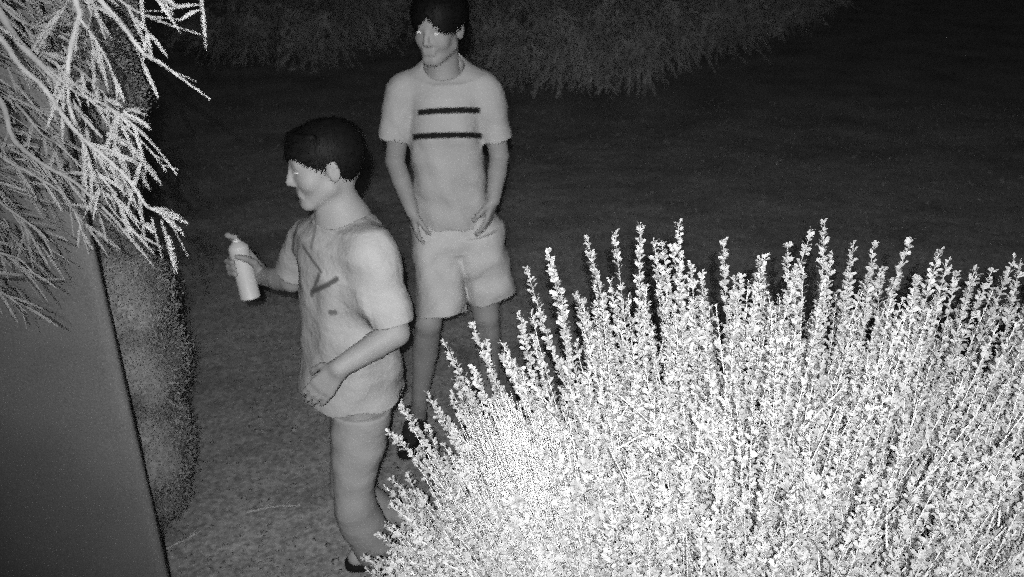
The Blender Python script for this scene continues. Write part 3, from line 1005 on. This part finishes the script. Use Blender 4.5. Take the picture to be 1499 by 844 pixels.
def overhanging_tree():
    r = np.random.default_rng(21)
    tb = np.array([-1.85, 1.45, 0])
    root = empty('tree', tuple(tb))
    tag(root, 'feathery-leaved tree with drooping branches hanging in front of the plain wall', 'tree')
    tk = catmull([tb + np.array([0, 0, -.05]), tb + np.array([.05, 0, .7]), tb + np.array([.02, -.03, 1.5]), tb + np.array([.22, -.1, 2.3]), tb + np.array([.5, -.12, 2.75])], 8)
    V, F = tube(tk, np.linspace(.10, .045, len(tk)), 14)
    mesh('trunk', V, F, M['bark'], root, True)
    tw = lambda z: tb + np.array([.04, -.03, z])
    over = tb + np.array([.5, -.12, 2.75])
    B = []   # (photo polyline, Y start, Y end, r0, r1, origin)
    B.append(([(-60, -70), (0, 19), (28, 62), (66, 100), (95, 133), (118, 165), (148, 200)], 1.45, 1.30, .012, .003, tw(2.1)))
    B.append(([(111, -60), (111, 0), (116, 24), (102, 76), (99, 137), (111, 185), (130, 223), (142, 251), (171, 285)], 1.30, 1.24, .008, .0022, over))
    B.append(([(-50, 10), (5, 62), (28, 95), (62, 126), (90, 166), (118, 199), (156, 232), (190, 265), (213, 299), (232, 310)], 1.28, 1.10, .0075, .0024, tw(1.9)))
    B.append(([(90, -70), (147, 0), (180, 38), (209, 76), (232, 90), (261, 111), (308, 145)], 1.30, 1.20, .0075, .0012, over))
    B.append(([(-60, 80), (0, 147), (14, 190), (28, 213), (66, 242), (104, 263), (133, 287), (165, 318)], 1.50, 1.38, .0090, .0028, tw(1.7)))
    B.append(([(-40, 200), (10, 235), (52, 258), (95, 287), (114, 322), (130, 372)], 1.48, 1.42, .005, .0012, tw(1.5)))
    B.append(([(-60, 350), (0, 370), (28, 379), (50, 400)], 1.45, 1.42, .005, .0015, tw(1.3)))
    B.append(([(70, 100), (109, 133), (150, 152), (185, 175), (225, 212), (259, 256)], 1.26, 1.14, .0035, .0011, None))
    B.append(([(120, -40), (190, 10), (240, 33), (294, 50)], 1.30, 1.22, .003, .0010, over))
    B.append(([(80, 90), (125, 140), (170, 175), (215, 215), (243, 250)], 1.24, 1.14, .003, .0010, None))
    B.append(([(118, 28), (150, 75), (165, 108), (175, 145)], 1.27, 1.22, .003, .0012, None))
    B.append(([(-40, -30), (30, 30), (75, 42), (125, 62)], 1.50, 1.42, .005, .0012, tw(2.0)))
    B.append(([(100, 90), (125, 110), (150, 135), (172, 160)], 1.34, 1.24, .003, .0010, None))
    B.append(([(-40, 260), (5, 300), (40, 325), (65, 350), (78, 378)], 1.5, 1.42, .005, .0012, tw(1.45)))
    B.append(([(-50, 400), (-10, 420), (20, 440), (40, 458)], 1.45, 1.42, .004, .0012, tw(1.2)))
    B.append(([(180, -50), (222, -10), (262, 12)], 1.3, 1.22, .003, .001, over))
    B.append(([(-50, 120), (20, 150), (60, 195), (90, 215), (140, 268)], 1.60, 1.48, .006, .0014, tw(1.75)))
    B.append(([(128, 225), (140, 250), (160, 300), (200, 345)], 1.3, 1.24, .003, .001, None))
    lf = Batch()
    polys = []
    for poly, y0, y1, r0, r1, org in B:
        n = len(poly)
        P = [pt(p[0], p[1], y0 + (y1 - y0) * i / (n - 1)) for i, p in enumerate(poly)]
        if org is not None:
            dd = P[0] - org
            P = [org + dd * t for t in (0, .45, .72, .87, .95)] + P
        C = catmull(P, 8)
        C[2:-1] += r.normal(0, .0003, C[2:-1].shape)
        k = 40 if org is not None else 0
        rad = np.interp(np.arange(len(C)), [0, max(k, 1), len(C) - 1], [r0 * (1.6 if k else .68), r0 * .68, r1 * .8])
        V, F = tube(C, rad, 7)
        mesh('branch', V, F, M['bark'], root, True)
        polys.append(C[k:])
    # hanging feathery leaves
    to_cam = lambda p: unit(np.array([0, 0, CAM_H]) - p)
    lim_y = [-100, 0, 60, 140, 180, 250, 300, 385, 430]
    lim_x = [300, 285, 250, 235, 225, 250, 264, 262, 215]
    lim = np.array([pt(a, b, 1.20) for a, b in zip(lim_x, lim_y)])[::-1]      # outer envelope of the foliage
    lim_z, lim_w = lim[:, 2], lim[:, 0]

    def add(P0, D, L, np_=20, wl=.0034, free=False):
        e = P0 + unit(D) * L
        if not free and e[0] > np.interp(e[2], lim_z, lim_w): return
        Nn = to_cam(P0) + r.normal(0, .45, 3)
        V, F, C = feather(P0, np.array(D, float), unit(Nn), L, r, np_, wl)
        lf.add(V, F)
        V, F = tube(C, np.linspace(.0009, .0004, len(C)), 3)
        lf.add(V, F)
    for C in polys:
        seg = np.linalg.norm(np.diff(C, axis=0), axis=1).sum()
        m = int(seg / .027)
        for _ in range(m):
            i = r.integers(1, len(C) - 1)
            f = r.random()
            P0 = C[i] * (1 - f) + C[i - 1] * f
            tn = unit(C[i] - C[i - 1])
            side = unit(np.cross(tn, to_cam(P0))) * r.choice([-1, 1])
            D = tn * r.uniform(.5, 1.3) + side * r.uniform(.15, .8) + np.array([.15, r.normal(0, .35), -.35])
            L = r.uniform(.030, .075)
            if r.random() < .35:          # small side twig carrying a pair of pinnae
                e = P0 + unit(D) * r.uniform(.015, .045)
                V, F = tube(np.array([P0, e]), [.0010, .0006], 3); lf.add(V, F)
                for q in range(r.integers(2, 4)):
                    add(e, unit(D) + r.normal(0, .35, 3), L, int(L / .0022))
            else:
                add(P0, D, L, int(L / .0022))
    # bright bunch near the lamp and the two long ones at the top
    for (px, py, dx, dy, L) in [(232, 306, 38, 12, .045), (240, 310, 22, 36, .06), (222, 318, 8, 30, .05), (236, 322, 12, 44, .065), (246, 345, 8, 32, .045),
                                (205, 325, 14, 2, .03), (226, 303, 34, 26, .05), (212, 327, 10, 6, .025), (294, -6, 4, 48, .06), (180, 165, 40, 16, .05),
                                (195, 220, 30, 30, .06), (190, 215, 20, 40, .06), (170, 215, 18, 42, .055), (156, 195, 45, 18, .055), (160, 235, 18, 38, .05)]:
        P0 = pt(px, py, 1.10 if py > 290 else 1.18)
        P1 = pt(px + dx, py + dy, (1.09 if py > 290 else 1.16))
        add(P0, P1 - P0, L, int(L / .0025), .0055, True)
    # denser, dimmer leaves further back on the left
    for i in range(300):
        px = r.uniform(-60, 150); py = r.uniform(-40, 430)
        if px > 125 - py * .15 + r.uniform(-20, 25): continue
        Yq = r.uniform(1.48, 1.75)
        P0 = pt(px, py, Yq)
        P1 = pt(px + r.uniform(5, 45), py + r.uniform(-5, 45), Yq + r.normal(0, .03))
        add(P0, P1 - P0, r.uniform(.04, .08), 16)
        if i % 3 == 0:
            e = pt(px - r.uniform(30, 90), py - r.uniform(20, 70), Yq + .02)
            V, F = tube(np.array([e, e * .5 + P0 * .5 + r.normal(0, .006, 3), P0]), [.0016, .0012, .0008], 4); lf.add(V, F)
    tag(lf.build('foliage', M['frond'], root), kind='stuff')
    return root


def wall():
    Yw = 1.98
    e = pt(240, 844, Yw)
    x1 = e[0]; x0 = -4.2
    H = 2.05; T = .035
    V = []; F = []
    # front face as fine grid with slight hand-trowelled unevenness, real thickness behind
    xs_ = np.linspace(x0, x1, 160); zs_ = np.linspace(-.05, H, 90)
    X, Z = np.meshgrid(xs_, zs_, indexing='ij')
    dy = .003 * np.sin(X * 5.1 + Z * 3.2) + .002 * np.sin(X * 13 - Z * 9)
    edge = (X > x1 - .012)
    Yf = Yw + dy + np.where(edge, .006, 0)
    A = np.stack([X, Yf, Z], -1).reshape(-1, 3)
    nx, nz = X.shape
    idx = np.arange(nx * nz).reshape(nx, nz)
    Fq = np.stack([idx[:-1, :-1], idx[1:, :-1], idx[1:, 1:], idx[:-1, 1:]], -1).reshape(-1, 4)
    Bk = A.copy(); Bk[:, 1] = Yw + T
    n = len(A)
    Fb = Fq[:, ::-1] + n
    side = []
    for i in range(nx - 1):
        side.append((idx[i, -1], idx[i + 1, -1], idx[i + 1, -1] + n, idx[i, -1] + n))
    for j in range(nz - 1):
        side.append((idx[-1, j], idx[-1, j] + n, idx[-1, j + 1] + n, idx[-1, j + 1]))
        side.append((idx[0, j], idx[0, j + 1], idx[0, j + 1] + n, idx[0, j] + n))
    o = mesh('garden_wall', np.concatenate([A, Bk]), [Fq, Fb, np.array(side)], M['render'], None, False)
    tag(o, 'plain smooth grey wall on the left, ending in a straight vertical edge', 'wall')
    return o


def hedge():
    r = np.random.default_rng(31)
    Yh = 2.20
    prof = [(190, 40), (186, 110), (186, 170), (192, 250), (196, 330), (200, 385), (224, 425), (240, 470), (256, 520), (272, 570), (284, 630), (272, 690), (255, 730), (238, 770)]
    P = np.array([pt(a, b, Yh) for a, b in prof])
    zz = P[::-1, 2]; xx = P[::-1, 0]
    root = empty('hedge', (-1.4, 2.5, 0))
    tag(root, 'dense small-leaved bush with ragged edge behind the end of the wall', 'bush')
    ex = lambda z: np.interp(z, zz, xx)
    # twiggy core
    v = Vol((-2.0, 2.02, .0), (-.50, 3.0, 2.1), .016)
    X, Y, Z = v._xyz((slice(None),) * 3)
    e = ex(np.clip(Z, 0, 2.2)) - .045
    n1 = .03 * np.sin(9 * Z + 4 * Y) + .02 * np.sin(23 * Z + 11 * X) + .015 * np.sin(31 * X + 17 * Y)
    d = np.maximum(X - e + .9 * np.maximum(0, np.abs(Y - 2.235) - .06) ** 2 / .25, np.abs(Y - 2.235) - .15) + n1 + 0 * Z
    d = np.maximum(d, np.maximum(Z - 1.95, .05 - Z)) ; d = np.maximum(d, -1.95 - X)
    v.f = d.astype(np.float32)
    V, F = v.net()
    V = relax(V, F, 2)
    core = mesh('twiggy_core', V, F, M['hedge_core'], root, True)
    # leaves over its surface
    m = 130000
    fi = r.integers(0, len(F), m * 3)
    c = V[F[fi]].mean(1)
    nrm = unit(np.cross(V[F[fi, 2]] - V[F[fi, 0]], V[F[fi, 3]] - V[F[fi, 1]]))
    keep = (c[:, 1] < 2.6) & (c[:, 0] > -1.75)
    c, nrm = c[keep][:m], nrm[keep][:m]
    k = len(c)
    out = r.uniform(-.002, .022, k)
    spike = r.random(k) < .05
    out = np.where(spike, out + r.uniform(0, .03, k), out)
    Pp = c + nrm * out[:, None] + r.normal(0, .008, (k, 3))
    D = unit(nrm * .3 + r.normal(0, .8, (k, 3)) + np.array([0, 0, .3]))
    L = r.uniform(.006, .011, k)
    Vv, Ff = rhombs(Pp, D, r.normal(size=(k, 3)) * .4 + nrm, L, L * .6)
    tag(mesh('foliage', Vv, Ff, M['hedge'], root), kind='stuff')
    tr, tf = tube(np.array([[-1.45, 2.5, -.03], [-1.43, 2.51, .5], [-1.45, 2.5, 1.2]]), [.04, .03, .02], 8)
    mesh('trunk', tr, tf, M['bark'], root, True)
    return root


def far_shrub(label, seed, clumps):
    """clumps: (px, py of the foot, radius, height) - arching twigs radiating from several feet of one shrub."""
    r = np.random.default_rng(seed)
    feet = [gpt(c[0], c[1]) for c in clumps]
    cx = float(np.mean([f[0] for f in feet])); cy = float(np.mean([f[1] for f in feet]))
    root = empty('shrub', (cx, cy, 0))
    tag(root, label, 'shrub', 'shrubs at the far edge of the light')
    sb, lb = Batch(), Batch()
    for f, (px, py, rad, hh) in zip(feet, clumps):
        for i in range(int(52 * rad + 22)):
            a = r.uniform(0, 2 * math.pi); q = r.random() ** .6
            d = np.array([math.cos(a) * q, math.sin(a) * q * .8, 0]) * rad
            b0 = f + d * .3 + r.normal(0, .28, 3) * np.array([1, 1, 0])
            top = hh * r.uniform(.55, 1.05)
            b1 = f + d * .55 + np.array([0, 0, top * (1.25 - .3 * q)]) + r.normal(0, .08, 3)
            b2 = f + d * r.uniform(.9, 1.25) + np.array([0, 0, top * (1 - .75 * q * r.uniform(.6, 1.1))])
            b2[2] = max(b2[2], .03)
            t = np.linspace(0, 1, 9)[:, None]
            C = (1 - t) ** 2 * b0 + 2 * t * (1 - t) * b1 + t * t * b2
            C[1:] += r.normal(0, .014, C[1:].shape)
            V, F = tube(C, np.linspace(.008, .003, 9) * r.uniform(.6, 1.7), 3)
            sb.add(V, F)
            u = r.uniform(.3, 1, 22)[:, None]
            P = (1 - u) ** 2 * b0 + 2 * u * (1 - u) * b1 + u * u * b2
            D = unit(2 * (1 - u) * (b1 - b0) + 2 * u * (b2 - b1)) + r.normal(0, .3, P.shape)
            L = r.uniform(.03, .08, len(P))
            V, F = rhombs(P, D, r.normal(size=P.shape), L, L * .22)
            lb.add(V, F)
    tag(sb.build('stems', M['far'], root), kind='stuff')
    tag(lb.build('foliage', M['far'], root), kind='stuff')


def ground():
    # one sheet: fine near the camera, coarse out to the horizon
    def axis(fine_lo, fine_hi, step, far):
        a = list(np.arange(fine_lo, fine_hi, step))
        s = step; x = a[-1]
        while x < far: s *= 1.18; x += s; a.append(x)
        s = step; x = a[0]; pre = []
        while x > -far: s *= 1.18; x -= s; pre.append(x)
        return np.array(pre[::-1] + a)
    xs_ = axis(-2.2, 3.2, .025, 200)
    ys_ = axis(1.6, 8.0, .025, 200)
    X, Y = np.meshgrid(xs_, ys_, indexing='ij')
    r = np.random.default_rng(2)
    Z = np.zeros_like(X)
    for wl, am in ((2.5, .006), (1.1, .003), (.45, .002), (.2, .0016), (.11, .0012), (.07, .0010)):
        for q in range(5):
            a = r.uniform(0, 6.28); k = 2 * math.pi / wl * r.uniform(.8, 1.25)
            Z += am / 2.2 * np.sin(k * (math.cos(a) * X + math.sin(a) * Y) + r.uniform(0, 6.28) + 1.3 * np.sin(k * .6 * (X * math.sin(a) - Y * math.cos(a))))
    fade = np.clip(1 - (np.hypot(X, Y) - 9) / 20, 0, 1)
    Z = (Z - .012) * fade
    A = np.stack([X, Y, Z], -1).reshape(-1, 3)
    idx = np.arange(X.size).reshape(X.shape)
    F = np.stack([idx[:-1, :-1], idx[1:, :-1], idx[1:, 1:], idx[:-1, 1:]], -1).reshape(-1, 4)
    g = mesh('ground', A, F, M['ground'], None, True)
    tag(g, kind='structure')
    # gravel: small squashed stones
    n = 20000
    rr = r.random(n)
    yy = 1.7 + 7.5 * rr ** 1.5
    xx = r.uniform(-.85, .95, n) * (yy * .72 + .8)
    s = r.uniform(.0015, .0055, n) * (1 + .25 * yy) * np.where(r.random(n) < .03, 1.8, 1)
    oct_ = np.array([[1, 0, 0], [0, 1, 0], [-1, 0, 0], [0, -1, 0], [0, 0, .7], [0, 0, -.7]])
    tf = np.array([[0, 1, 4], [1, 2, 4], [2, 3, 4], [3, 0, 4], [1, 0, 5], [2, 1, 5], [3, 2, 5], [0, 3, 5]])
    th = r.uniform(0, 6.28, n)
    sc = np.stack([s * r.uniform(.7, 1.4, n), s * r.uniform(.7, 1.2, n), s * r.uniform(.5, .9, n)], -1)
    pv = oct_[None] * sc[:, None]
    pv = pv + r.normal(0, 1, pv.shape) * s[:, None, None] * .18
    c, q = np.cos(th)[:, None], np.sin(th)[:, None]
    px_, py_ = pv[..., 0] * c - pv[..., 1] * q, pv[..., 0] * q + pv[..., 1] * c
    pv = np.stack([px_ + xx[:, None], py_ + yy[:, None], pv[..., 2] + s[:, None] * .2 - .008], -1)
    F = (np.arange(n)[:, None, None] * 6 + tf[None]).reshape(-1, 3)
    tag(mesh('gravel', pv.reshape(-1, 3), F, M['pebble']), 'scattered small stones over the dry ground', 'gravel', kind='stuff')


def twigs():
    spec = [((240, 806), (266, 795), (297, 777), 'thin pale dry twig on the ground at the foot of the wall edge'),
            ((362, 751), (400, 744), (440, 741), 'thin pale dry twig on bare ground in front of the trousers')]
    for a, b, c, lab in spec:
        P = [gpt(*a) + np.array([0, 0, .004]), gpt(*b) + np.array([0, 0, .008]), gpt(*c) + np.array([0, 0, .005])]
        C = catmull(P, 6)
        V, F = tube(C, np.linspace(.0028, .0012, len(C)), 6)
        b_ = Batch(); b_.add(V, F)
        for k in (4, 8):
            e = C[k] + unit(C[k] - C[k - 1]) * .03 + np.array([0, .02, .008])
            V, F = tube(np.array([C[k], e]), [.0012, .0006], 5); b_.add(V, F)
        tag(b_.build('twig', M['twig'], None, True), lab, 'twig', 'dry twigs on the ground')


ground()
wall()
hedge()
far_shrub('wide tangled shrub behind the head of the standing person', 41,
          [(700, 95, .7, .9), (745, 125, .5, .7), (790, 110, .7, 1.0), (840, 132, .6, .8), (880, 105, .8, 1.1), (925, 128, .5, .7), (960, 100, .7, .9),
           (720, 60, 1.0, 1.3), (820, 60, 1.1, 1.5), (920, 55, 1.1, 1.4), (650, 60, .8, 1.0)])
far_shrub('low drooping shrub with long arching twigs, rightmost at the back', 42,
          [(1010, 85, .7, .8), (1060, 70, .9, .9), (1110, 50, 1.2, 1.0), (1030, 50, 1.0, 1.2), (1150, 35, 1.3, .8)])
far_shrub('dim shrub at the back between the tree branches and the standing person', 43,
          [(300, 75, .6, .6), (350, 90, .6, .7), (410, 80, .7, .8), (470, 95, .6, .7), (530, 70, .8, .9), (380, 50, 1.0, 1.1), (490, 45, 1.0, 1.2), (570, 50, .8, .9)])
person_striped()
person_can()
big_shrub()
wispy_grass()
overhanging_tree()
twigs()
